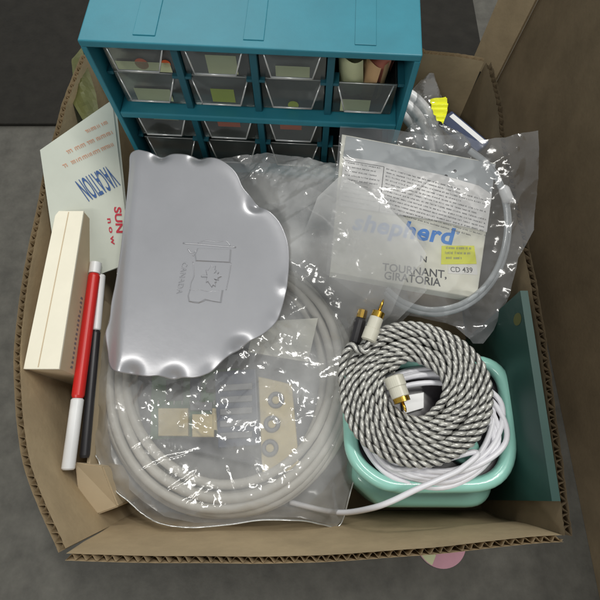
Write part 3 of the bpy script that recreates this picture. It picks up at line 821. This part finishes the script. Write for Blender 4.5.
def plug(a, b, rb, tip):
    a, b = Vector(a), Vector(b); d = (b-a).normalized(); L = (b-a).length
    o = BM(); tube(o, [a, a+d*.1, a+d*L*.5, a+d*L*.52, a+d*(L-.1), b], lambda t: rb*(.72 if t in (0,1) else (1 if t < .5 else .9)), 28)
    body = obj('plug', o, M['plug'], tw, smooth=False)
    g = BM(); tube(g, [b-d*.05, b+d*.06, b+d*tip*.55, b+d*tip*.6], lambda t: rb*.82, 28, caps=True); obj('gold_collar', g, M['gold'], body, smooth=False)
    g = BM(); tube(g, [b+d*tip*.5, b+d*(tip*1.6), b+d*(tip*2.05)], lambda t: .13 if t < .9 else .05, 8); obj('gold_pin', g, M['gold'], body, smooth=True)
plug(P(368,341,24), P(377,317,24.3), .62, .75)
plug(P(393,376,23.4), P(401,398,23.4), .8, .55)
# black plug half hidden beside the first one
bm = BM(); a, b = P(354,345,22.2), P(361,318,22.6); tube(bm, [a, a.lerp(b,.1), a.lerp(b,.9), b], lambda t: .5 if .05 < t < .95 else .35, 10)
bp_ = tag(obj('black_plug', bm, M['black'], smooth=False), 'small black plug with a brass collar behind the milky gold-tipped plug', 'plug')
bm = BM(); d = (b-a).normalized(); tube(bm, [b, b+d*.7], .42, 10); obj('brass_collar', bm, M['gold'], bp_)
bm = BM(); prism(bm, pix([(402,396),(424,392),(424,408),(404,414)], 20.6), 20.1, 20.6, .05)
tag(obj('white_adapter', bm, M['white_pl']), 'white plastic piece seen through the middle of the twisted coil', 'adapter')

# ------------------------------------------------------------------ dark green panel against the right wall
pn = BM(); xp = 17.5
prof = [(-3.0,GZ+.6),(12.6,GZ+.6),(13.2,25.9),(-2.2,25.2)]
for dx in (0,): 
    a = [pn.verts.new((xp, y, z)) for y, z in prof]; b = [pn.verts.new((xp+.6, y, z)) for y, z in prof]
    pn.faces.new(a); pn.faces.new(b)
    for i in range(4): pn.faces.new((a[i],a[(i+1)%4],b[(i+1)%4],b[i]))
pn = tag(obj('plastic_sheet', pn, M['panel']), 'dark green plastic sheet standing upright against the right wall', 'plastic sheet')
bm = BM(); q = Vector((xp-.02, 11.2, 24.7)); face(bm, [q+Vector((0,.5*math.cos(t*PI/8),.7*math.sin(t*PI/8))) for t in range(16)]); obj('olive_spot', bm, M['olive'], pn)

# ------------------------------------------------------------------ left side: leaflet, cartons, pens
def plane_pts(pts3): return [P(*p) for p in pts3]
br_ = thing('paper_folder', 'pale printed paper folder with blue and red words leaning by the cabinet', 'folder', P(100,180,GZ+.6))
A0, B0, C0, D0 = P(40,150,27), P(112,100,26), P(131,262,22.4), P(60,290,22.6)
nr = (B0-A0).cross(D0-A0).normalized(); nr = nr if nr.z > 0 else -nr
_d = C0-Vector((0,0,CZ)); C0 = Vector((0,0,CZ))+_d*((A0-Vector((0,0,CZ))).dot(nr)/_d.dot(nr))
bm = BM()
def quadgrid(bm, A, B, Cc, D, n=14, bulge=.4):
    g = [[None]*(n+1) for _ in range(n+1)]
    for i in range(n+1):
        for j in range(n+1):
            s, t = i/n, j/n
            p = A*(1-s)*(1-t)+B*s*(1-t)+Cc*s*t+D*(1-s)*t
            g[i][j] = bm.verts.new(p+nr*(bulge*math.sin(PI*s)*math.sin(PI*t)))
    for i in range(n):
        for j in range(n): bm.faces.new((g[i][j],g[i+1][j],g[i+1][j+1],g[i][j+1]))
quadgrid(bm, A0, B0, C0, D0, bulge=0.0)
obj('sheet', bm, M['paper'], br_, smooth=True, recalc=False)
bm = BM(); quadgrid(bm, A0+nr*-.25+Vector((.35,.35,0)), B0+nr*-.25+Vector((.35,.15,0)), C0-nr*.4+Vector((.2,0,0)), D0-nr*.3, bulge=.0); obj('back_sheet', bm, M['paper'], br_, smooth=True, recalc=False)
def on(px, py):
    """point of the folder's sheet seen at this place of the photograph"""
    o = Vector((0,0,CZ)); d = P(px,py,20)-o
    t = (A0-o).dot(nr)/d.dot(nr); return o+d*t
bm = BM(); text(bm, 'VACATION', on(107.5,166), on(75,182), 2.1, off=.012, nrm=nr, lift=.05); obj('blue_words', bm, M['ink_blue'], br_)
bm = BM(); text(bm, 'SUN', on(114,207), on(116.5,233), .62, off=.03, nrm=nr, lift=.05); 
text(bm, 'now', on(107,218.5), on(111.5,245), .42, off=.02, nrm=nr, lift=.05, space=1.5); obj('red_words', bm, M['ink_red'], br_)
bm = BM()
def scrib(a, b, h, seed):
    r = random.Random(seed); A, B = on(*a), on(*b); u = (B-A).normalized(); v = nr.cross(u).normalized(); x = 0; W = (B-A).length
    while x < W:
        w_ = r.uniform(.08,.16); q = A+u*x+nr*.05
        if r.random() > .18:
            face(bm, [q, q+u*.05, q+u*.05+v*h, q+v*h])
            if r.random() > .4: face(bm, [q+u*.05+v*.0, q+u*w_, q+u*w_+v*.06, q+u*.05+v*.06])
        x += w_+.05
scrib((106,121),(86,130),.28,1); scrib((111,131),(66,151),.3,2); scrib((112,143),(60,166),.3,3)
obj('orange_words', bm, M['ink_orange'], br_, recalc=False)

# tall carton
K0 = P(84,212,24.6)
ct = thing('carton', 'tan carton with an ivory lid standing at the left beside the pens', 'carton', (K0.x-2, K0.y-6, GZ+.6))
x1 = K0.x; yb = K0.y; yf_ = 7.2
bm = BM(); prism(bm, [(x1-2.3,yf_),(x1+.35,yf_),(x1,yb),(x1-2.3,yb)], GZ+.6, 24.55); obj('body', bm, M['tan'], ct)
bm = BM(); prism(bm, [(x1-2.4,yf_-.05),(x1+.37,yf_-.05),(x1+.02,yb+.03),(x1-2.4,yb+.03)], 24.56, 24.75, .05); obj('lid', bm, M['ivory'], ct)
bm = BM(); box(bm, x1-1.3, yf_+.1, 24.752, x1-1.22, yb-.1, 24.77); obj('flap_seam', bm, M['tan'], ct)
bm = BM()
r = random.Random(2)
for i in range(16):
    y = 13.8-i*.4; z = 22.6
    face(bm, [(x1+.35*(yb-y)/(yb-yf_)+.02, y, z),(x1+.35*(yb-y)/(yb-yf_)+.02, y-.2, z),(x1+.35*(yb-y)/(yb-yf_)+.02, y-.2, z+r.uniform(.2,.45)),(x1+.35*(yb-y)/(yb-yf_)+.02, y, z+.3)])
obj('side_print', bm, M['ink_grey'], ct, recalc=False)
def pen(name, label, segs, r, flat=(1,1)):
    """segs: list of (part name, material, start point, end point)"""
    t = thing(name, label, 'pen', segs[0][2])
    for nm, m_, a, b in segs:
        a, b = Vector(a), Vector(b); bm = BM(); d = (b-a); 
        tube(bm, [a, a+d*.02, a+d*.98, b], lambda q: r*(.82 if q in (0,1) else 1), 32); obj(nm, bm, m_, t, smooth=False)
    return t
def lerp(a, b, t): return Vector(a).lerp(Vector(b), t)
ra, rb_ = P(95.5,266,22.2), P(72,440,21.6)
pen('marker_pen', 'red marker pen with white end lying against the tan carton',
    [('end_cap', M['white_pl'], lerp(ra,rb_,-.02), lerp(ra,rb_,.05)), ('barrel', M['red'], lerp(ra,rb_,.052), lerp(ra,rb_,.78)), ('tail', M['white_pl'], lerp(ra,rb_,.782), lerp(ra,rb_,1.15))], .5)
ba, bb = P(101,275,21.6), P(84,462,20.6)
pen('marker_pen', 'black and white marker pen lying between the red pen and the plate',
    [('cap', M['white_pl'], ba, lerp(ba,bb,.32)), ('barrel', M['black'], lerp(ba,bb,.322), lerp(ba,bb,.98))], .4)
bm = BM(); q = [P(104.5,300,20.6),P(98.5,340,20.6),P(90,466,20),P(86.5,466,20)]
for i in range(1):
    a = [bm.verts.new(p) for p in q]; b = [bm.verts.new(p+Vector((-.1,0,-8))) for p in q]
    bm.faces.new(a); bm.faces.new(b)
    for k in range(4): bm.faces.new((a[k],a[(k+1)%4],b[(k+1)%4],b[k]))
tag(obj('board_strip', bm, M['tan']), 'thin tan board edge standing between the black pen and the bag', 'board')
# front left carton
f4 = [P(74,462,20.8),P(102.5,466,20.8),P(118.5,507,18.6),P(80,521,18.6)]
bm = BM(); a = [bm.verts.new(p) for p in f4]; b = [bm.verts.new(Vector((p.x+(2.2 if i_ in (0,3) else 0),p.y+(1.2 if i_ > 1 else 0),GZ+.6))) for i_, p in enumerate(f4)]
bm.faces.new(a); bm.faces.new(b)
for k in range(4): bm.faces.new((a[k],a[(k+1)%4],b[(k+1)%4],b[k]))
bmesh.ops.bevel(bm, geom=list(bm.edges), offset=.12, segments=2, affect='EDGES')
lc_ = tag(obj('carton', bm, M['tan']), 'low beige carton with a sloping top in the front left corner', 'carton')
# olive pouch between the cabinet and the left wall
bm = BM(); sheet(bm, pix([(72,60),(82,48),(97,96),(100,118),(84,122),(74,105)], 24), lambda x,y,d: 24+1.2*sm(0,2,d)+.5*crumple(x,y,8), .4)
tag(obj('olive_pouch', bm, M['olive'], recalc=False), 'crumpled olive green pouch wedged left of the teal cabinet', 'pouch')
